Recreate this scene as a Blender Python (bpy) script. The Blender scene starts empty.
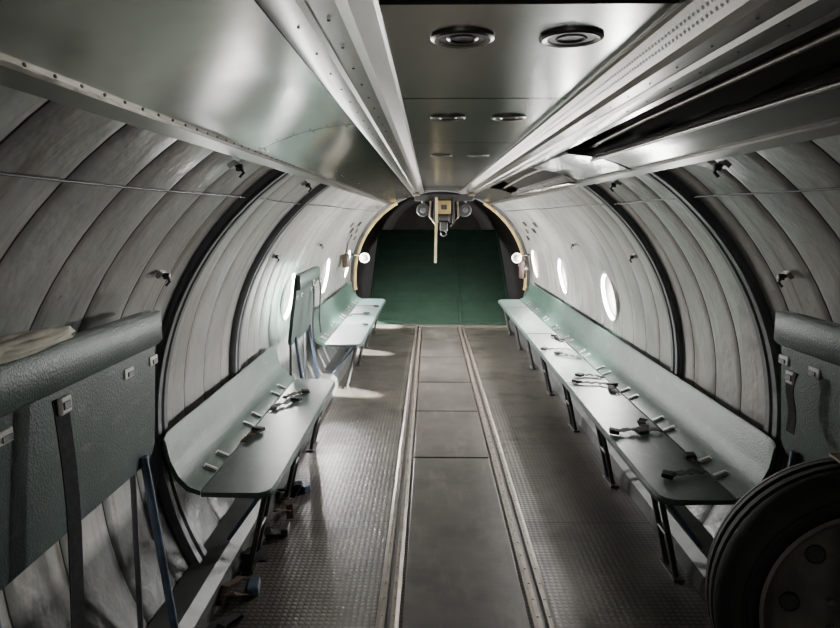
import bpy, bmesh, math, random
from mathutils import Vector, Matrix, Euler
random.seed(4)
S=bpy.context.scene
COL=S.collection
ZC=0.72
# ------------------------------------------------------------ materials
def newmat(name):
    m=bpy.data.materials.new(name); m.use_nodes=True
    nt=m.node_tree
    b=nt.nodes["Principled BSDF"]
    return m,nt,b
def N(nt,t,**k):
    n=nt.nodes.new(t)
    for a,v in k.items(): setattr(n,a,v)
    return n
def math_(nt,op,a,b=None,c=None):
    n=N(nt,'ShaderNodeMath',operation=op)
    for i,v in enumerate((a,b,c)):
        if v is None: continue
        if hasattr(v,'is_linked') or hasattr(v,'links'): nt.links.new(v,n.inputs[i])
        else: n.inputs[i].default_value=v
    return n.outputs[0]
def mixc(nt,f,a,b,mode='MIX'):
    n=N(nt,'ShaderNodeMix',data_type='RGBA',blend_type=mode)
    for i,v in ((0,f),(6,a),(7,b)):
        if hasattr(v,'links'): nt.links.new(v,n.inputs[i])
        elif i==0: n.inputs[0].default_value=v
        else: n.inputs[i].default_value=(*v,1)
    return n.outputs[2]
def noise(nt,co,scale,detail=4,stretch=None,rough=.55):
    n=N(nt,'ShaderNodeTexNoise'); n.inputs['Scale'].default_value=scale; n.inputs['Detail'].default_value=detail
    n.inputs['Roughness'].default_value=rough
    if stretch:
        mp=N(nt,'ShaderNodeMapping'); mp.inputs['Scale'].default_value=stretch
        nt.links.new(co,mp.inputs[0]); co=mp.outputs[0]
    nt.links.new(co,n.inputs['Vector'])
    return n.outputs['Fac']
def ramp(nt,f,a,b):
    n=N(nt,'ShaderNodeMapRange'); n.inputs[1].default_value=a; n.inputs[2].default_value=b
    nt.links.new(f,n.inputs[0]); return n.outputs[0]
def bump(nt,b,h,strength=.3,dist=.01):
    n=N(nt,'ShaderNodeBump'); n.inputs['Strength'].default_value=strength; n.inputs['Distance'].default_value=dist
    nt.links.new(h,n.inputs['Height']); nt.links.new(n.outputs[0],b.inputs['Normal'])
def mat(name,c1,c2=None,rough=.6,metal=0,ns=6,bs=0,bscale=60,stretch=None,rvar=0,spec=None):
    m,nt,b=newmat(name)
    co=N(nt,'ShaderNodeTexCoord').outputs['Object']
    if c2 is None: c2=tuple(x*.6 for x in c1)
    f=noise(nt,co,ns,5,stretch)
    f=ramp(nt,f,.35,.68)
    nt.links.new(mixc(nt,f,c1,c2),b.inputs['Base Color'])
    b.inputs['Roughness'].default_value=rough; b.inputs['Metallic'].default_value=metal
    if spec is not None: b.inputs['Specular IOR Level'].default_value=spec
    if rvar:
        r=math_(nt,'MULTIPLY_ADD',noise(nt,co,ns*1.7,4),rvar,rough-rvar*.5)
        nt.links.new(r,b.inputs['Roughness'])
    if bs: bump(nt,b,noise(nt,co,bscale,3),bs,.004)
    return m
def sepxyz(nt):
    co=N(nt,'ShaderNodeTexCoord').outputs['Object']
    s=N(nt,'ShaderNodeSeparateXYZ'); nt.links.new(co,s.inputs[0])
    return co,s.outputs
def linemask(nt,v,period,width,off=0.0):
    a=math_(nt,'ADD',v,off+100*period)
    a=math_(nt,'MODULO',a,period)
    a=math_(nt,'SUBTRACT',a,period/2); a=math_(nt,'ABSOLUTE',a)
    return math_(nt,'GREATER_THAN',a,period/2-width/2)

SEAM=.27
m_wall,nt,b=newmat('lining')
co,o=sepxyz(nt)
f=ramp(nt,noise(nt,co,2.5,5),.35,.7)
c=mixc(nt,f,(.37,.365,.345),(.245,.243,.23))
st=ramp(nt,noise(nt,co,5,4,(.35,5,.35)),.56,.74)
c=mixc(nt,math_(nt,'MULTIPLY',st,.65),c,(.16,.115,.075))
sp=ramp(nt,noise(nt,co,30,3),.68,.74)
c=mixc(nt,math_(nt,'MULTIPLY',sp,.5),c,(.10,.07,.05))
c=mixc(nt,linemask(nt,o['Y'],SEAM,.009),c,(.08,.062,.048))
low=ramp(nt,o['Z'],.52,.46)  # lower wall colour darkened to paint in the shade under the benches
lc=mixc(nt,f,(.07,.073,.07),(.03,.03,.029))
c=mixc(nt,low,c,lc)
nt.links.new(c,b.inputs['Base Color']); b.inputs['Roughness'].default_value=.31; b.inputs['Metallic'].default_value=.3
bump(nt,b,noise(nt,co,9,3),.4,.02)
# floor
m_floor,nt,b=newmat('tread_floor')
co,o=sepxyz(nt)
f=ramp(nt,noise(nt,co,3,5),.35,.7)
c=mixc(nt,f,(.075,.067,.058),(.04,.036,.032))
wear=ramp(nt,noise(nt,co,5,5,(1,.4,1)),.5,.76)
c=mixc(nt,math_(nt,'MULTIPLY',wear,.65),c,(.15,.135,.115))
dirt=ramp(nt,noise(nt,co,1.8,6,None,.65),.5,.62)
c=mixc(nt,math_(nt,'MULTIPLY',dirt,.6),c,(.02,.018,.015))
ln=linemask(nt,o['Y'],1.2,.012,.35)
lx=linemask(nt,o['X'],1.30,.012,.0)
ln=math_(nt,'MAXIMUM',ln,lx)
c=mixc(nt,ln,c,(.008,.008,.008))
v=N(nt,'ShaderNodeTexVoronoi'); v.inputs['Scale'].default_value=38; v.inputs['Randomness'].default_value=0
nt.links.new(co,v.inputs['Vector'])
dots=ramp(nt,v.outputs['Distance'],.42,.25)
c=mixc(nt,math_(nt,'MULTIPLY',dots,.35),c,(.13,.12,.10))
nt.links.new(c,b.inputs['Base Color'])
b.inputs['Metallic'].default_value=.2; b.inputs['Specular IOR Level'].default_value=.3
r=math_(nt,'MULTIPLY_ADD',dirt,.16,.33); nt.links.new(r,b.inputs['Roughness'])
bump(nt,b,math_(nt,'SUBTRACT',dots,math_(nt,'MULTIPLY',ln,2)),.35,.003)
# ceiling metal
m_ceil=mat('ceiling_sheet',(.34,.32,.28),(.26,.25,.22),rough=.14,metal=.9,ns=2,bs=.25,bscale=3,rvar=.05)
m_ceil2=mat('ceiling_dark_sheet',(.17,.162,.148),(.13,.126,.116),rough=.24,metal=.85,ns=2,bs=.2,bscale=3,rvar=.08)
m_beam=mat('beam_metal',(.19,.18,.16),(.14,.135,.12),rough=.33,metal=.8,ns=4,rvar=.05)
m_dark=mat('void_skin',(.025,.022,.018),(.014,.012,.010),rough=.7,metal=.1,spec=.1)
m_black=mat('black_fitting',(.02,.02,.02),(.035,.032,.03),rough=.5,ns=30)
m_rib=mat('frame_grey',(.12,.122,.13),(.08,.083,.088),rough=.42,metal=.3,ns=8)
def seatmat(name,a,b_):
    m,nt,b=newmat(name)
    co,o=sepxyz(nt)
    f=ramp(nt,noise(nt,co,5,6),.35,.7)
    c=mixc(nt,f,a,b_)
    sc=ramp(nt,noise(nt,co,14,5,(2,.6,2)),.58,.7)
    c=mixc(nt,math_(nt,'MULTIPLY',sc,.35),c,(.13,.145,.125))
    v=N(nt,'ShaderNodeTexVoronoi'); v.inputs['Scale'].default_value=150
    nt.links.new(co,v.inputs['Vector'])
    nt.links.new(c,b.inputs['Base Color']); b.inputs['Roughness'].default_value=.45
    b.inputs['Specular IOR Level'].default_value=.25
    bump(nt,b,v.outputs['Distance'],.4,.002)
    return m
m_seat=seatmat('seat_vinyl_teal',(.045,.074,.069),(.031,.053,.049))
m_seat2=seatmat('seat_vinyl_grey_green',(.058,.083,.073),(.041,.060,.053))
m_back=seatmat('seat_back_green',(.040,.074,.057),(.028,.052,.041))
m_ramp=mat('ramp_green',(.013,.029,.019),(.009,.020,.013),rough=.7,ns=5,bs=.3,bscale=25,spec=.15)
m_yel=mat('yellow_paint',(.42,.31,.11),(.24,.17,.07),rough=.5,ns=10)
m_ochre=mat('ochre_paint',(.22,.14,.05),(.12,.075,.03),rough=.6,ns=10)
m_rail=mat('worn_rail',(.18,.15,.12),(.10,.083,.067),rough=.42,metal=.5,ns=10,rvar=.08)
m_steel=mat('steel',(.45,.45,.43),(.3,.3,.28),rough=.3,metal=.9,ns=20)
m_blue=mat('strut_blue',(.07,.10,.15),(.04,.052,.075),rough=.45,metal=.2,ns=20)
m_strap=mat('webbing_dark',(.016,.016,.019),(.032,.029,.029),rough=.8,ns=40,bs=.4,bscale=300,spec=.1)
m_strapb=mat('webbing_brown',(.08,.058,.04),(.045,.035,.026),rough=.8,ns=40,bs=.4,bscale=300,spec=.1)
m_rub=mat('tyre_rubber',(.012,.012,.012),(.022,.020,.018),rough=.7,ns=12,bs=.3,bscale=60,spec=.3)
m_cream=mat('hub_cream',(.15,.135,.11),(.08,.073,.06),rough=.6,ns=10,metal=.0)
m_white=mat('white_paint',(.5,.49,.45),(.36,.35,.32),rough=.4,ns=10)
m_cloth=mat('canvas_beige',(.72,.68,.56),(.55,.51,.42),rough=.9,ns=12,bs=.6,bscale=25)
m_red=mat('dark_red_paint',(.035,.012,.01),(.02,.01,.009),rough=.6)
m_lowgrey=mat('lower_sill_grey',(.06,.062,.062),(.028,.028,.027),rough=.5,metal=.3,ns=9)
m_wood=mat('pale_webbing',(.6,.5,.3),(.45,.36,.2),rough=.7,ns=20)
m_glass,nt,b=newmat('window_glass')
g=N(nt,'ShaderNodeBsdfGlossy'); g.inputs['Roughness'].default_value=.05
t=N(nt,'ShaderNodeBsdfTransparent'); mx=N(nt,'ShaderNodeMixShader'); mx.inputs[0].default_value=.06
nt.links.new(t.outputs[0],mx.inputs[1]); nt.links.new(g.outputs[0],mx.inputs[2])
nt.links.new(mx.outputs[0],nt.nodes['Material Output'].inputs[0])
m_lens=mat('lamp_lens',(.03,.033,.03),(.02,.02,.02),rough=.3,ns=30)

# ------------------------------------------------------------ mesh helpers
def link(o,parent=None):
    COL.objects.link(o)
    if parent: o.parent=parent
    return o
def empty(name,loc=(0,0,0)):
    o=bpy.data.objects.new(name,None); o.location=loc; o.empty_display_size=.1
    return link(o)
def finish(bm,name,m,parent=None,smooth=35,bevel=0):
    bmesh.ops.recalc_face_normals(bm,faces=bm.faces)
    me=bpy.data.meshes.new(name); bm.to_mesh(me); bm.free()
    me.materials.append(m)
    if smooth:
        for p in me.polygons: p.use_smooth=True
        try: me.set_sharp_from_angle(angle=math.radians(smooth))
        except Exception: pass
    o=bpy.data.objects.new(name,me); link(o,parent)
    if bevel:
        md=o.modifiers.new('bevel','BEVEL'); md.width=bevel; md.segments=2
    return o
def loft(name,rings,m,parent=None,cap=True,smooth=35,bevel=0,close=False):
    bm=bmesh.new()
    R=[[bm.verts.new(p) for p in r] for r in rings]
    n=len(R[0]); k=len(R)
    for i in range(k if close else k-1):
        a,b_=R[i],R[(i+1)%k]
        for j in range(n):
            bm.faces.new((a[j],a[(j+1)%n],b_[(j+1)%n],b_[j]))
    if cap and not close:
        bm.faces.new(R[0]); bm.faces.new(R[-1])
    return finish(bm,name,m,parent,smooth,bevel)
def extr(name,prof,y0,y1,m,parent=None,**k):
    return loft(name,[[(x,y0,z) for x,z in prof],[(x,y1,z) for x,z in prof]],m,parent,**k)
def box(name,loc,size,m,parent=None,rot=None,bevel=.003):
    bm=bmesh.new(); bmesh.ops.create_cube(bm,size=1)
    M=Matrix.Translation(Vector(loc))
    if rot: M=M@Euler(rot).to_matrix().to_4x4()
    M=M@Matrix.Diagonal((*size,1))
    bmesh.ops.transform(bm,matrix=M,verts=bm.verts)
    return finish(bm,name,m,parent,smooth=0,bevel=bevel)
def tube(name,pts,r,m,parent=None,seg=10):
    pts=[Vector(p) for p in pts]; rings=[]
    up=Vector((.13,.07,1)).normalized()
    for i,p in enumerate(pts):
        d=(pts[min(i+1,len(pts)-1)]-pts[max(i-1,0)]).normalized()
        u=up if abs(d.dot(up))<.95 else Vector((1,0,0))
        a=d.cross(u).normalized(); b_=d.cross(a)
        rings.append([p+(a*math.cos(t)+b_*math.sin(t))*r for t in [2*math.pi*j/seg for j in range(seg)]])
    return loft(name,rings,m,parent,smooth=50)
def ribbon(name,pts,w,m,parent=None,th=.003,wdir=None):
    pts=[Vector(p) for p in pts]; rings=[]
    for i,p in enumerate(pts):
        d=(pts[min(i+1,len(pts)-1)]-pts[max(i-1,0)]).normalized()
        if wdir is not None: a=Vector(wdir).normalized()
        else:
            a=d.cross(Vector((0,0,1))); a=a.normalized() if a.length>1e-3 else Vector((1,0,0))
        nrm=a.cross(d).normalized()
        rings.append([p+a*w/2+nrm*th/2,p-a*w/2+nrm*th/2,p-a*w/2-nrm*th/2,p+a*w/2-nrm*th/2])
    return loft(name,rings,m,parent,smooth=40)
def lathe(name,prof,axis,center,m,parent=None,seg=40,close_prof=False):
    ax=Vector(axis).normalized(); u=ax.orthogonal().normalized(); w=ax.cross(u); c=Vector(center)
    rings=[]
    for j in range(seg):
        t=2*math.pi*j/seg; d=u*math.cos(t)+w*math.sin(t)
        rings.append([c+d*r+ax*h for r,h in prof])
    bm=bmesh.new(); R=[[bm.verts.new(p) for p in r] for r in rings]
    n=len(prof)
    for i in range(seg):
        a,b_=R[i],R[(i+1)%seg]
        for j in range(n if close_prof else n-1):
            bm.faces.new((a[j],a[(j+1)%n],b_[(j+1)%n],b_[j]))
    bmesh.ops.remove_doubles(bm,verts=bm.verts,dist=1e-5)
    return finish(bm,name,m,parent,smooth=40)
def arcpt(R,deg,side): 
    t=math.radians(deg); return side*R*math.cos(t), ZC+R*math.sin(t)

# ------------------------------------------------------------ shell
Y0,Y1=-1.3,9.5
WIN_R=[5.1,6.9,8.75]; WIN_L=[1.45,5.1,6.9,8.75]; WZ=.98; WR=.185
def build_wall(name,side,wins):
    rings=[]; y=math.floor(Y0/SEAM)*SEAM
    ys=[]
    while y<Y1-.001:
        for s in (0,.05,.15,.35,.65,.85,.95):
            yy=y+SEAM*s
            if Y0<=yy<=Y1: ys.append((yy,s))
        y+=SEAM
    ys.append((Y1,0))
    NT=30
    for yy,s in ys:
        bl=.012*math.sin(math.pi*s)**.45 if s>0 else 0
        Rin=1.312-bl
        r=[]
        for i in range(NT+1):
            x,z=arcpt(Rin,-38+(59+38)*i/NT,side); r.append((x,yy,z))
        for i in range(NT,-1,-1):
            x,z=arcpt(1.38,-38+(59+38)*i/NT,side); r.append((x,yy,z))
        rings.append(r)
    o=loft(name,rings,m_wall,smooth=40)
    bm=bmesh.new()
    for wy in wins:
        M=Matrix.Translation((side*1.3,wy,WZ))@Matrix.Rotation(math.radians(90),4,'Y')
        bmesh.ops.create_cone(bm,cap_ends=True,segments=40,radius1=WR,radius2=WR,depth=.5,matrix=M)
    me=bpy.data.meshes.new('cut'); bm.to_mesh(me); bm.free()
    c=bpy.data.objects.new('cut',me); COL.objects.link(c)
    md=o.modifiers.new('b','BOOLEAN'); md.operation='DIFFERENCE'; md.object=c; md.solver='EXACT'
    dg=bpy.context.evaluated_depsgraph_get()
    nm=bpy.data.meshes.new_from_object(o.evaluated_get(dg))
    o.modifiers.clear(); o.data=nm
    bpy.data.objects.remove(c)
    return o
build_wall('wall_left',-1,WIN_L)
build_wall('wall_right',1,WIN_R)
wn=0
def window(side,wy,en):
    global wn; wn+=1
    e=empty('window_%d'%wn)
    th=math.radians(11)
    ax=Vector((side*math.cos(th),0,math.sin(th)))
    lathe('frame',[(.178,-.012),(.186,-.022),(.205,-.022),(.218,-.008),(.218,.0),(.186,.01),(.178,.08)],ax,(side*1.278,wy,WZ),m_white,e,close_prof=True)
    lathe('pane',[(0,.02),(.18,.02),(.18,.024),(0,.024)],ax,(side*1.278,wy,WZ),m_glass,e)
    # daylight scattered by the pane
    L=bpy.data.lights.new('daylight','AREA'); L.shape='DISK'; L.size=.35
    L.energy=en; L.color=(1,.99,.965)
    lo=bpy.data.objects.new('window_daylight',L); lo.location=Vector((side*1.278,wy,WZ))+ax*.005
    lo.rotation_euler=(-ax).to_track_quat('-Z','Y').to_euler()
    link(lo)
for wy,en in zip(WIN_L,(4,170,220,130)): window(-1,wy,en)
for wy,en in zip(WIN_R,(120,140,70)): window(1,wy,en)

# floor
extr('floor',[(-1.08,0),(1.08,0),(1.08,-.06),(-1.08,-.06)],Y0,Y1,m_floor,smooth=0)
e=empty('centre_floor_plates')
m_plate,nt,b=newmat('centre_plate')
co,o=sepxyz(nt)
c=mixc(nt,ramp(nt,noise(nt,co,4,5),.35,.7),(.078,.07,.061),(.045,.041,.037))
c=mixc(nt,math_(nt,'MULTIPLY',ramp(nt,noise(nt,co,6,6,(1,.3,1),.65),.52,.72),.6),c,(.15,.135,.115))
c=mixc(nt,math_(nt,'MULTIPLY',ramp(nt,noise(nt,co,2.5,6,None,.65),.52,.64),.5),c,(.022,.02,.017))
v=N(nt,'ShaderNodeTexVoronoi'); v.inputs['Scale'].default_value=30; v.inputs['Randomness'].default_value=0
nt.links.new(co,v.inputs['Vector']); d=ramp(nt,v.outputs['Distance'],.4,.2)
c=mixc(nt,math_(nt,'MULTIPLY',d,.3),c,(.12,.11,.095))
nt.links.new(c,b.inputs['Base Color']); b.inputs['Metallic'].default_value=.2; b.inputs['Roughness'].default_value=.36
b.inputs['Specular IOR Level'].default_value=.3
bump(nt,b,d,.35,.003)
edges=[Y0,.9,2.24,4.15,5.2,6.15,7.3,8.4,9.38]
for i in range(len(edges)-1):
    box('plate_%d'%(i+1),(0,(edges[i]+edges[i+1])/2,.006),(.50,edges[i+1]-edges[i]-.022,.012),m_plate,e,bevel=.002)
for s in (-1,1):
    e=empty('cargo_rail')
    x=s*.312
    prof=[(x-.045,0),(x-.045,.012),(x-.03,.018),(x-.012,.018),(x-.012,.004),(x+.012,.004),(x+.012,.018),(x+.03,.018),(x+.045,.012),(x+.045,0)]
    extr('track',prof,Y0,Y1-.12,m_rail,e,smooth=0)
    bm=bmesh.new()
    y=Y0+.1
    while y<Y1-.2:
        for dx in (-.024,.024):
            bmesh.ops.create_cone(bm,cap_ends=True,segments=8,radius1=.006,radius2=.004,depth=.003,matrix=Matrix.Translation((x+dx,y,.0195)))
        y+=.12
    finish(bm,'bolts',m_rail,e)
    extr('slot_liner',[(x-.011,.0041),(x+.011,.0041),(x+.011,.006),(x-.011,.006)],Y0,Y1-.13,m_black,e,smooth=0)
k=0
for s in (-1,1):
    k+=1
    extr('trim_%d'%k,[(s*1.02,.0),(s*1.02,.09),(s*1.06,.13),(s*1.16,.14),(s*1.17,.10),(s*1.10,.0)],Y0,Y1,m_lowgrey)
extr('trim_3',[(-1.0,0),(-1.0,.02),(1.0,.02),(1.0,0)],9.40,9.5,m_rail,smooth=0)

# ceiling
rf=[]
for yy in (Y0,Y1):
    r=[]
    for i in range(25):
        x,z=arcpt(1.33,56+68*i/24,1); r.append((x,yy,z))
    for i in range(24,-1,-1):
        x,z=arcpt(1.385,56+68*i/24,1); r.append((x,yy,z))
    rf.append(r)
ceil=loft('ceiling',rf,m_dark,smooth=40)
e=empty('ceiling_panel_centre')
edges=[Y0,1.02,1.80,2.85,4.4,6.0,Y1-1.6]
for i in range(len(edges)-1):
    g=.022 if i<1 else .008
    extr('panel_%d'%(i+1),[(-.222,1.912),(.222,1.912),(.222,1.924),(-.222,1.924)],edges[i]+.004,edges[i+1]-g,m_ceil2,e,smooth=0)
for s in (-1,1):
    e=empty('ceiling_beam')
    prof=[(.222,1.926),(.222,1.908),(.228,1.904),(.25,1.866),(.262,1.858),(.298,1.856),(.303,1.848),(.335,1.846),(.352,1.852),(.36,1.862),(.36,1.926)]
    extr('beam_body',[(s*a,c) for a,c in prof],Y0,8.3,m_beam,e,smooth=25)
    bm=bmesh.new()
    nrm=Vector((-s*.038,0,-.022)).normalized()
    rot=nrm.to_track_quat('Z','Y').to_matrix().to_4x4()
    if s>0:
        y=.3
        while y<5:
            for f in (.35,.65):
                p=Vector((s*(.228+.022*f),y,1.904-.038*f))+nrm*.0006
                bmesh.ops.create_circle(bm,cap_ends=True,segments=8,radius=.0032,matrix=Matrix.Translation(p)@rot)
            y+=.016
        finish(bm,'perforations',m_black,e,smooth=0)
    bm=bmesh.new(); y=.2
    while y<8:
        for xx in (.28,.32):
            bmesh.ops.create_cone(bm,cap_ends=True,segments=8,radius1=.0018,radius2=.0024,depth=.002,matrix=Matrix.Translation((s*xx,y,1.8550 if xx<.3 else 1.8463)))
        y+=.14
    finish(bm,'rivets',m_black,e)
def side_panel(name,s,pts,y0,y1,m=m_ceil,par=None,drop0=0,drop1=0):
    rings=[]
    for q in range(9):
        f=q/8; y=y0+(y1-y0)*f; dr=drop0+(drop1-drop0)*f
        n=len(pts)
        lo=[(s*x,y,z-dr*(1-i/(n-1))) for i,(x,z) in enumerate(pts)]
        hi=[(a,b_,c+.008) for a,b_,c in reversed(lo)]
        rings.append(lo+hi)
    return loft(name,rings,m,par,smooth=30)
P=[(.372,1.874),(.45,1.866),(.54,1.847),(.62,1.818),(.69,1.785)]
e=empty('ceiling_panel_side')
ed=[Y0,.55,2.0,3.45,4.9,6.4,7.9,9.4]
for i in range(len(ed)-1):
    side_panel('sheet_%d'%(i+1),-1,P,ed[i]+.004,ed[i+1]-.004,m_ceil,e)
bm=bmesh.new()
for i,yy in enumerate(ed[:-1]):
    for d in (-.03,.03):
        for x,z in ((.40,1.871),(.45,1.866),(.5,1.8555),(.55,1.844),(.6,1.826),(.65,1.804)):
            bmesh.ops.create_uvsphere(bm,u_segments=8,v_segments=5,radius=.0026,matrix=Matrix.Translation((-x,yy+d,z)))
y=.1
while y<8:
    bmesh.ops.create_uvsphere(bm,u_segments=8,v_segments=5,radius=.0026,matrix=Matrix.Translation((-.67,y,1.794))); y+=.07
finish(bm,'screws',m_black,e)
e=empty('ceiling_panel_side')
PS=[(.372,1.874),(.39,1.872),(.41,1.870)]
side_panel('edge_strip',1,PS,Y0,9.3,m_ceil2,e)
PO=[(.418,1.868),(.50,1.856),(.56,1.842),(.62,1.818),(.69,1.785)]
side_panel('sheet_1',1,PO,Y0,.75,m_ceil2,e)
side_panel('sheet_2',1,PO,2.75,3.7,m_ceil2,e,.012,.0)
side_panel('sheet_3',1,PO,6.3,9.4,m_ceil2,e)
e=empty('open_ceiling_hatch')
PH=[(.505,1.850),(.507,1.858),(.55,1.845),(.61,1.822),(.69,1.785)]
side_panel('hatch_door',1,PH,1.05,2.7,m_ceil2,e,.040,.025)
tube('hatch_lip',[(.505,1.05,1.810),(.505,2.7,1.825)],.006,m_beam,e)
side_panel('hatch_door_rear',1,[(.60,1.83),(.64,1.812),(.69,1.785)],3.75,6.25,m_ceil2,e,.05,.03)
tube('void_cable',[(.5,.8,1.89),(.49,2,1.885),(.52,3.2,1.88),(.5,4.5,1.875),(.55,6.2,1.87)],.008,m_rail,e)
for s in (-1,1):
    k+=1
    extr('trim_%d'%(k+1),[(s*.67,1.783),(s*.70,1.768),(s*.705,1.778),(s*.675,1.792)],Y0,9.4,m_beam,smooth=0)
    pts=[]
    y=Y0+.05
    while y<9.3:
        pts.append((s*.865,y,1.672+.003*math.sin(y*3))); y+=.25
    tube('static_line_cable',pts,.003,m_black)

for (x,y) in ((-.09,1.2),(.10,1.2),(-.09,2.12),(.10,2.12),(-.09,3.4),(.1,3.4)):
    e=empty('recessed_ceiling_lamp')
    lathe('bezel',[(.040,-.001),(.042,-.004),(.05,-.006),(.056,-.003),(.056,.002)],(0,0,1),(x,y,1.911),m_beam,e)
    lathe('lens',[(0,.000),(.02,-.001),(.041,-.002)],(0,0,1),(x,y,1.910),m_black,e)
    lathe('inner_ring',[(.022,-.001),(.025,-.003),(.028,-.001)],(0,0,1),(x,y,1.9095),m_beam,e)

def rib(y,w=.12,Ri=1.268):
    for s in (-1,1):
        rings=[]
        for i in range(31):
            d=-32+91*i/30
            r=[]
            for R_,yy in ((1.322,y-w/2),(Ri+.012,y-w/2),(Ri,y-w/2+.012),(Ri,y-w*.12),(Ri+.012,y),(Ri,y+w*.12),(Ri,y+w/2-.012),(Ri+.012,y+w/2),(1.322,y+w/2)):
                x,z=arcpt(R_,d,s); r.append((x,yy,z))
            rings.append(r)
        loft('fuselage_frame',rings,m_rib,smooth=30)
rib(2.62); rib(3.70)
for s in (-1,1):
    for (y,d) in ((2.26,32),(4.02,30),(5.7,30),(2.05,54),(3.2,54)):
        x,z=arcpt(1.285,d,s)
        e=empty('wall_hook')
        t=math.radians(d); q=.75
        box('base',(x,y,z),(.015,.04,.028),m_steel,e,rot=(0,-s*t,0))
        tube('hook',[(x,y,z),(x-s*.03*q,y,z-.01),(x-s*.045*q,y-.01,z-.025),(x-s*.03*q,y-.014,z-.04)],.005,m_black,e)
        box('latch',(x-s*.015,y+.015,z-.008),(.022,.016,.022),m_black,e)

# ------------------------------------------------------------ front bulkhead (behind the camera)
def bulk():
    bm=bmesh.new()
    pts=[]
    for i in range(49):
        x,z=arcpt(1.37,-37+254*i/48,1); pts.append((x,z))
    a=[bm.verts.new((x,Y0,z)) for x,z in pts]; b_=[bm.verts.new((x,Y0-.05,z)) for x,z in pts]
    bm.faces.new(a); bm.faces.new(b_)
    for i in range(len(a)): bm.faces.new((a[i],a[(i+1)%len(a)],b_[(i+1)%len(a)],b_[i]))
    finish(bm,'wall_front',m_rib,smooth=0)
bulk()
e=empty('door_1')
box('leaf',(.2,Y0+.02,.88),(.7,.03,1.7),m_lowgrey,e,bevel=.01)
tube('handle',[(-.08,Y0+.04,.9),(-.08,Y0+.08,.9),(-.08,Y0+.08,1.02),(-.08,Y0+.04,1.02)],.01,m_steel,e)

# ------------------------------------------------------------ tail cone and ramp
rings=[]
for q in range(11):
    f=q/10; y=Y1-.02+f*4.2; Ri=1.30-.32*f**1.3; zc=ZC+.28*f
    r=[]
    for i in range(33):
        t=math.radians(-40+260*i/32); r.append((Ri*math.cos(t),y,zc+Ri*math.sin(t)))
    for i in range(32,-1,-1):
        t=math.radians(-40+260*i/32); r.append(((Ri+.05)*math.cos(t),y,zc+(Ri+.05)*math.sin(t)))
    rings.append(r)
m_tail=mat('tail_lining',(.012,.010,.008),(.006,.006,.005),rough=.9,ns=4,spec=.05)
loft('wall_tail',rings,m_tail,smooth=40)
box('wall_back',(0,13.7,1.0),(2.2,.06,2.2),m_tail)
e=empty('cargo_ramp')
ry0,rz0,ry1,rz1=9.52,-.02,12.0,1.37
def rp(x,f,off=0): 
    d=Vector((0,ry1-ry0,rz1-rz0)).normalized(); n=Vector((0,-d.z,d.y))
    return Vector((x,ry0,rz0))+Vector((0,ry1-ry0,rz1-rz0))*f+n*off
rr=[]
for f in (0,.5,1):
    w=1.10-.02*f
    rr.append([rp(-w,f,0),rp(w,f,0),rp(w,f,-.06),rp(-w,f,-.06)])
loft('ramp_deck',rr,m_ramp,e,smooth=0)
for i in range(11):
    f=.05+i*.088; w=1.03-.01*f
    loft('ramp_tread_%d'%(i+1),[[rp(-w,f,0),rp(-w,f,.003),rp(-w,f+.008,.003),rp(-w,f+.008,0)],[rp(w,f,0),rp(w,f,.003),rp(w,f+.008,.003),rp(w,f+.008,0)]],m_ramp,e,smooth=0)
for s in (-1,1):
    loft('ramp_side_rail',[[rp(s*1.09,0,0),rp(s*1.09,0,.04),rp(s*1.06,0,.04),rp(s*1.06,0,0)],[rp(s*1.08,1,0),rp(s*1.08,1,.04),rp(s*1.05,1,.04),rp(s*1.05,1,0)]],m_ramp,e,smooth=0)
    loft('ramp_track',[[rp(s*.33,0,0),rp(s*.33,0,.02),rp(s*.29,0,.02),rp(s*.29,0,0)],[rp(s*.33,1,0),rp(s*.33,1,.02),rp(s*.29,1,.02),rp(s*.29,1,0)]],m_ramp,e,smooth=0)
def arch(name,y,w,Ri,Ro,d0,d1,m,par=None):
    rings=[]
    for i in range(49):
        d=d0+(d1-d0)*i/48; r=[]
        for R_,yy in ((Ro,y-w/2),(Ri,y-w/2),(Ri,y+w/2),(Ro,y+w/2)):
            x,z=arcpt(R_,d,1); r.append((x,yy,z))
        rings.append(r)
    return loft(name,rings,m,par,smooth=35)
e=empty('ramp_arch_frame')
arch('outer_frame',9.44,.06,1.255,1.31,-30,210,m_rib,e)
arch('seal_left',9.40,.03,1.215,1.255,120,188,m_yel,e)
arch('seal_right',9.40,.03,1.215,1.255,-8,60,m_yel,e)
arch('seal_top',9.40,.03,1.235,1.255,60,120,m_rib,e)

for s in (-1,1):
    e=empty('cargo_lamp')
    lathe('reflector',[(0,-.015),(.04,-.014),(.062,0),(.068,.02),(.04,.06),(0,.07)],(0,1,0),(s*1.05,9.0,1.04),m_rail,e,seg=24)
    lathe('rim',[(.055,-.012),(.066,-.014),(.072,.0),(.066,.01)],(0,1,0),(s*1.05,9.0,1.04),m_white,e,seg=24)
    tube('bracket',[(s*1.05,9.05,1.04),(s*1.12,9.1,1.06),(s*1.24,9.1,1.08)],.014,m_black,e)
    e=empty('warning_placard')
    for j,(y,d,c) in enumerate(((8.1,38,m_black),(8.3,33,m_strapb),(7.7,34,m_red),(8.6,28,m_black),(7.3,38,m_lowgrey))):
        x,z=arcpt(1.285,d,s)
        box('plate_%d'%(j+1),(x,y,z),(.008,.12,.06),c,e,rot=(0,-s*math.radians(d),0),bevel=.001)
e=empty('fire_extinguisher')
lathe('bottle',[(0,0),(.04,0),(.05,.02),(.05,.22),(.035,.26),(.015,.28),(.015,.31),(0,.31)],(0,0,1),(1.16,9.2,.74),m_red,e,seg=20)
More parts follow.
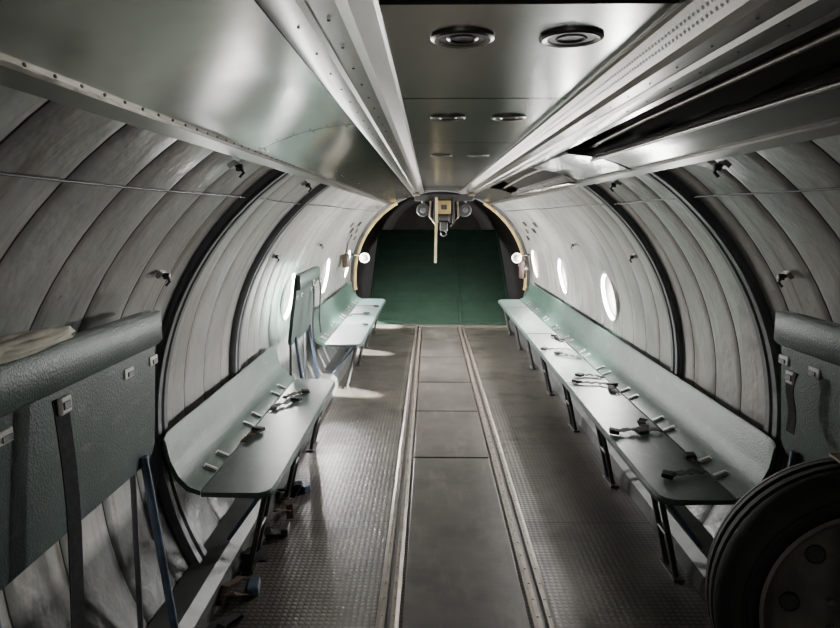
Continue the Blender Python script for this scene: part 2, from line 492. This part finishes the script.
tube('hose',[(1.16,9.2,1.05),(1.12,9.17,1.03),(1.10,9.17,.91)],.008,m_black,e)
box('wall_clamp',(1.21,9.2,.88),(.06,.11,.03),m_rib,e)
e=empty('ramp_control_box')
x,z=arcpt(1.25,16,-1)
box('housing',(x+.02,8.0,z),(.06,.22,.16),m_strapb,e,bevel=.008)
box('cover',(x+.053,8.0,z),(.008,.18,.12),m_rib,e,bevel=.002)
tube('conduit',[(x+.02,8.0,z+.08),(x+.05,8.0,z+.22),(x+.10,8.0,z+.32)],.01,m_black,e)

# ------------------------------------------------------------ hoist
e=empty('cargo_hoist')
HY=7.0
box('cross_carriage',(0,HY,1.80),(.62,.12,.07),m_black,e,bevel=.008)
for s in (-1,1):
    box('end_truck',(s*.29,HY,1.832),(.08,.26,.03),m_rail,e,bevel=.008)
    lathe('motor',[(0,-.09),(.06,-.09),(.07,-.07),(.07,.07),(.06,.09),(0,.09)],(0,1,0),(s*.22,HY-.02,1.67),m_black,e,seg=24)
    lathe('motor_cap',[(0,-.01),(.025,-.01),(.03,0)],(0,1,0),(s*.22,HY-.115,1.67),m_rib,e,seg=20)
    tube('hanger',[(s*.22,HY,1.8),(s*.22,HY,1.70)],.02,m_rib,e)
    box('guide_plate',(s*.1,HY-.03,1.66),(.02,.16,.26),m_black,e)
    tube('cable_guide',[(s*.14,HY-.1,1.76),(s*.15,HY-.12,1.6),(s*.07,HY-.12,1.5)],.01,m_rail,e)
box('winch_body',(0,HY-.02,1.70),(.15,.18,.14),m_yel,e,bevel=.012)
box('winch_badge',(0,HY-.115,1.70),(.06,.006,.05),m_black,e)
lathe('winch_drum',[(0,-.07),(.06,-.07),(.06,-.055),(.04,-.05),(.04,.05),(.06,.055),(.06,.07),(0,.07)],(1,0,0),(0,HY-.02,1.60),m_black,e,seg=24)
box('hook_block',(0,HY-.02,1.50),(.08,.05,.1),m_black,e,bevel=.008)
hk=[(.0,HY-.02,1.46)]+[(.03*math.sin(a),HY-.02,1.425-.03*math.cos(a)) for a in [math.pi*.95,math.pi*.7,math.pi*.4,0,-math.pi*.3,-math.pi*.55]]
tube('hook',hk,.008,m_rib,e)
e=empty('hanging_strap')
ribbon('webbing',[(-.08,HY-.15,1.80),(-.08,HY-.15,1.6),(-.084,HY-.15,1.4),(-.09,HY-.15,1.12)],.028,m_wood,e,th=.006,wdir=(1,0,0))

# ------------------------------------------------------------ benches
def bench(s,y0,y1,fx,seatm=m_seat2):
    e=empty('folding_bench')
    seat=[]; 
    n=max(4,int((y1-y0)/.25))
    ys=[(y0,.05),(y0+.02,.02),(y0+.05,.005),(y0+.14,0)]+[(y0+.14+(y1-y0-.28)*i/n,0) for i in range(1,n)]+[(y1-.14,0),(y1-.06,.01),(y1,.05)]
    for y,r in ys:
        f=fx+r; sag=.004*math.sin(y*5)
        seat.append([(s*f,y,.436),(s*f,y,.452),(s*(f+.012),y,.462),(s*(f+.14),y,.46+sag),(s*1.10,y,.462),(s*1.10,y,.442),(s*(f+.02),y,.436)])
    loft('seat_pad',seat,seatm,e,smooth=35)
    back=[]
    for y,r in ys:
        q=r*.4
        back.append([(s*1.104,y,.448),(s*1.104,y,.468),(s*1.15,y,.486),(s*1.19,y,.53),(s*1.222,y,.60),(s*1.236,y,.70-q),(s*1.243,y,.712-q),(s*1.25,y,.70-q),(s*1.238,y,.60),(s*1.205,y,.515),(s*1.16,y,.465)])
    loft('backrest',back,m_back,e,smooth=50)
    tube('front_tube',[(s*(fx+.05),y0+.1,.424),(s*(fx+.05),y1-.1,.424)],.012,m_black,e)
    tube('rear_tube',[(s*1.09,y0+.05,.43),(s*1.09,y1-.05,.43)],.012,m_black,e)
    nl=max(2,round((y1-y0)/1.1)+1)
    for i in range(nl):
        y=y0+.2+(y1-y0-.4)*i/(nl-1)
        tube('leg_%d'%(i+1),[(s*(fx+.07),y,.43),(s*(fx+.17),y,.0)],.013,m_black,e)
        tube('leg_pair_%d'%(i+1),[(s*(fx+.07),y+.12,.43),(s*(fx+.17),y+.12,.0)],.013,m_black,e)
        tube('leg_tie_%d'%(i+1),[(s*(fx+.12),y,.2),(s*(fx+.12),y+.12,.2)],.009,m_black,e)
        tube('brace_%d'%(i+1),[(s*(fx+.08),y,.40),(s*1.06,y,.15)],.010,m_blue,e)
        box('foot_%d'%(i+1),(s*(fx+.17),y+.06,.006),(.05,.19,.012),m_black,e)
    y=y0+1.9
    j=0
    while y<y1-.3:
        j+=1; box('joint_%d'%j,(s*(fx+1.10)/2,y,.4625),(1.10-fx-.02,.012,.005),m_black,e,bevel=0); y+=1.9
    j=0
    y=y0+.22
    while y<y1-.2:
        for dy in (0,.17):
            j+=1
            box('belt_slot_%d'%j,(s*1.135,y+dy,.4835),(.06,.04,.006),m_white,e,rot=(0,-s*.4,0),bevel=.002)
            box('belt_slot_hole_%d'%j,(s*1.128,y+dy-.008,.4850),(.055,.016,.006),m_black,e,rot=(0,-s*.4,0),bevel=0)
        y+=.62
    return e
bench(-1,2.56,4.5,.80)
bench(-1,5.75,9.05,.76,m_seat)
bench(1,2.52,9.0,.79)

def folded(s,y0,y1,z0,z1,xb,xt,m=m_seat):
    e=empty('folded_bench_seat')
    rings=[]
    for y,r in ((y0,.05),(y0+.02,.02),(y0+.06,0),(y1-.06,0),(y1-.02,.02),(y1,.05)):
        pr=[]
        zz=[z0+r,z0+r+.01,(z0+z1)/2,z1-.06,z1-.03,z1-r*.6]
        for i,z in enumerate(zz):
            f=(z-z0)/(z1-z0); x=xb+(xt-xb)*f
            pr.append((s*(x-(.0 if i in(0,5) else .012)),y,z))
        for z in reversed(zz):
            f=(z-z0)/(z1-z0); x=xb+(xt-xb)*f+.012
            pr.append((s*x,y,z))
        rings.append(pr)
    loft('seat_pad',rings,m,e,smooth=40)
    rings=[]
    for y in (y0,y0+.015,y1-.015,y1+.01):
        r=.004 if y in (y0,y1+.01) else 0
        pr=[(xt+.008,z1-.115+r),(xt-.022+r,z1-.115+r),(xt-.030+r,z1-.105+r),(xt-.030+r,z1-.012),(xt-.022,z1-r),(xt+.008,z1-r)]
        rings.append([(s*a,y,c) for a,c in pr])
    loft('top_flange',rings,m_back,e,smooth=40)
    n=max(2,int((y1-y0)/.8)+1)
    for i in range(n):
        y=y0+.15+(y1-y0-.25)*i/(n-1)
        tube('strut_%d'%(i+1),[(s*(xb-.02),y,z0+.05),(s*(xb-.10),y+.02,0)],.014,m_blue,e)
        tube('brace_%d'%(i+1),[(s*(xb+.02),y,z0+.02),(s*(xb+.03),y,.13)],.01,m_rib,e)
        z=z1-.17; x=xb+(xt-xb)*(z-z0)/(z1-z0)
        for d in (-.1,.08):
            box('belt_slot',(s*(x-.014),y+d,z),(.006,.06,.032),m_white,e,bevel=.003)
            box('belt_slot_hole',(s*(x-.018),y+d+.006,z-.004),(.004,.034,.014),m_black,e,bevel=0)
    return e
folded(-1,.35,2.16,.76,1.29,1.12,1.085)
folded(1,1.62,2.24,.76,1.28,1.12,1.08,m_back)
folded(-1,4.62,5.45,.66,1.19,1.17,1.10,m_seat2)
def hangbelt(s,x,y,z0,z1,m=m_strap,w=.045):
    e=empty('seat_belt')
    pts=[]
    for i in range(12):
        f=i/11; pts.append((s*(x-.006*math.sin(f*7)),y+.012*math.sin(f*4),z0+(z1-z0)*f))
    ribbon('webbing',pts,w,m,e,wdir=(0,1,0))
    box('buckle',(s*(x-.006),y+.01,z0-.02),(.012,.05,.045),m_white,e,bevel=.006)
    box('buckle_tongue',(s*(x-.012),y+.01,z0-.02),(.006,.03,.02),m_black,e,bevel=.002)
hangbelt(-1,1.035,1.50,1.17,.20,w=.06)
hangbelt(-1,1.045,4.95,1.12,.6,w=.06)
hangbelt(-1,1.045,5.25,1.12,.66,w=.05)
hangbelt(1,1.04,2.08,1.10,.9)
def liebelt(s,x,y,L,ang,m=m_strap,seed=0,zb=.468):
    rnd=random.Random(seed)
    e=empty('seat_belt')
    pts=[]; px,py=s*x,y; a=ang
    n=12
    for i in range(n):
        z=zb+.003+.012*abs(math.sin(i*1.1+seed))*(1 if 0<i<n-1 else 0)
        pts.append((px,py,z)); a+=rnd.uniform(-.35,.35)
        px+=math.cos(a)*L/n*s*-1; py+=math.sin(a)*L/n
        px=s*min(max(abs(px),.83),1.09)
    ribbon('webbing',pts,.042,m,e)
    box('buckle',(pts[-1][0],pts[-1][1],zb+.012),(.05,.06,.02),m_strap,e,rot=(0,.1,a),bevel=.006)
i=0
for (x,y,L,a,m) in ((1.09,2.80,.22,-.3,m_strap),(1.06,2.95,.2,2.6,m_strapb),(1.09,3.35,.3,.3,m_strap),(1.07,3.55,.28,-.5,m_strap),(1.09,4.1,.24,.7,m_strap),(1.07,4.3,.24,.2,m_strap),(1.08,4.5,.2,1.2,m_strap),
    (1.08,5.15,.25,1.0,m_strap),(1.06,5.5,.25,.3,m_strap),(1.08,5.9,.25,1.3,m_strap)):
    i+=1; liebelt(1,x,y,L,a,m,i)
for (x,y,L,a,m) in ((1.09,3.15,.2,1.2,m_strapb),(1.08,3.7,.26,1.3,m_strap),(1.06,3.95,.2,1.1,m_strapb),(1.05,6.7,.3,.2,m_strapb),(1.08,7.4,.3,.5,m_strap),(1.08,8.2,.3,.3,m_strap)):
    i+=1; liebelt(-1,x,y,L,a,m,i)

bm=bmesh.new()
bmesh.ops.create_icosphere(bm,subdivisions=4,radius=1)
from mathutils import noise as mn
for v in bm.verts:
    p=v.co.copy(); d=1+.25*mn.noise(p*2.2)+.10*mn.noise(p*6)
    v.co=Vector((-1.06+p.x*.035*d,1.42+p.y*.20*d,1.316+p.z*.026*d))
finish(bm,'canvas_bundle',m_cloth,smooth=180)

e=empty('stowed_tie_down_gear')
rnd=random.Random(9)
for j in range(9):
    y=1.5+j*.26; x=-.94-rnd.uniform(-.03,.03)
    pts=[(x+.05*math.sin(a+j),y+.09*math.cos(a*1.3),.02+.028*(q%4)*.6+.0) for q,a in enumerate([k_*.9 for k_ in range(9)])]
    ribbon('strap_coil_%d'%(j+1),pts,.035,(m_strap,m_strapb,m_strap)[j%3],e)
    if j%2==0: box('ratchet_%d'%(j+1),(x+.06,y+.05,.022),(.05,.09,.04),m_black if j%4 else m_blue,e,rot=(0,0,rnd.uniform(0,2)),bevel=.006)
e=empty('wooden_chock')
loft('wedge',[[(-.98,1.10,.0),(-.86,1.10,0),(-.88,1.10,.12),(-.96,1.10,.10)],[(-.98,1.36,.0),(-.86,1.36,0),(-.88,1.36,.03),(-.96,1.36,.03)]],m_strapb,e,smooth=0,bevel=.004)

# ------------------------------------------------------------ spare wheel
W=empty('spare_wheel')
wc=Vector((.875,1.42,.70)); ax=Vector((-.22,-1,.10)).normalized()
ty=[(.245,-.075),(.252,-.088),(.272,-.100),(.30,-.098),(.322,-.085),(.338,-.06),(.340,-.045),(.332,-.043),(.332,-.033),(.343,-.031),(.344,-.012),(.336,-.009),(.336,.009),(.344,.012),(.343,.031),(.332,.033),(.332,.043),(.340,.045),(.338,.06),(.322,.085),(.30,.098),(.272,.100),(.252,.088),(.245,.075)]
lathe('tyre',ty,ax,wc,m_rub,W,seg=64,close_prof=True)
lathe('sidewall_ring',[(.278,.099),(.282,.104),(.287,.104),(.291,.099)],ax,wc,m_rub,W,seg=64)
lathe('rim',[(.250,.086),(.252,.094),(.244,.097),(.234,.086),(.228,.055),(.20,.03),(.14,.022),(.11,.045),(.09,.07),(.075,.072),(.055,.075),(.052,.04),(.03,.04),(.0,.04)],ax,wc,m_cream,W,seg=56)
lathe('rim_back',[(.246,.08),(.235,-.09),(.0,-.09)],ax,wc,m_cream,W,seg=40)
u=ax.orthogonal().normalized(); w_=ax.cross(u)
for j in range(8):
    t=j*math.pi/4; c=wc+(u*math.cos(t)+w_*math.sin(t))*.17
    lathe('lightening_hole_%d'%(j+1),[(0,.028),(.019,.029),(.022,.033),(.024,.026)],ax,c,m_black,W,seg=16)
for j in range(10):
    t=j*math.pi/5+.2; c=wc+(u*math.cos(t)+w_*math.sin(t))*.098
    lathe('nut_%d'%(j+1),[(0,.07),(.008,.07),(.008,.05)],ax,c,m_steel,W,seg=6)
for dx in (-.16,.16):
    tube('stand_leg',[(wc.x+dx,1.50,.0),(wc.x+dx,1.47,.40)],.016,m_black,W)
    box('stand_foot',(wc.x+dx,1.50,.006),(.09,.09,.012),m_black,W)
box('cradle',(wc.x,1.45,.385),(.4,.2,.02),m_black,W,bevel=.004)
ribbon('tie_strap',[(.745,1.25,.385),(.725,1.24,.7),(.745,1.27,.98),(.80,1.36,1.05),(.83,1.5,1.04)],.045,m_ochre,W,th=.006,wdir=(1,0,0))

# ------------------------------------------------------------ lights / world / camera
w=bpy.data.worlds.new('sky'); S.world=w; w.use_nodes=True
bg=w.node_tree.nodes['Background']; bg.inputs[0].default_value=(.95,.97,1,1); bg.inputs[1].default_value=10
L=bpy.data.lights.new('sun','SUN'); L.energy=230; L.angle=.03; L.color=(1,.97,.9)
so=bpy.data.objects.new('sun',L); so.rotation_euler=Vector((-1,.32,-.42)).to_track_quat('-Z','Y').to_euler(); so.location=(4,3,3); link(so)
L=bpy.data.lights.new('front_fill','AREA'); L.shape='RECTANGLE'; L.size=.7; L.size_y=1.5; L.energy=6; L.color=(1,.99,.97)  # added fill lamp behind the camera; the bulkhead has no opening there
o=bpy.data.objects.new('front_fill',L); o.location=(-.55,-1.22,1.0); o.rotation_euler=(math.radians(90),0,0); link(o)
cam=bpy.data.cameras.new('camera'); cam.sensor_width=36; cam.lens=650/840*36; cam.clip_start=.02
co_=bpy.data.objects.new('camera',cam); co_.location=(-.146,0,1.6)
co_.rotation_euler=(math.radians(81.5),0,math.radians(.88)); link(co_); S.camera=co_
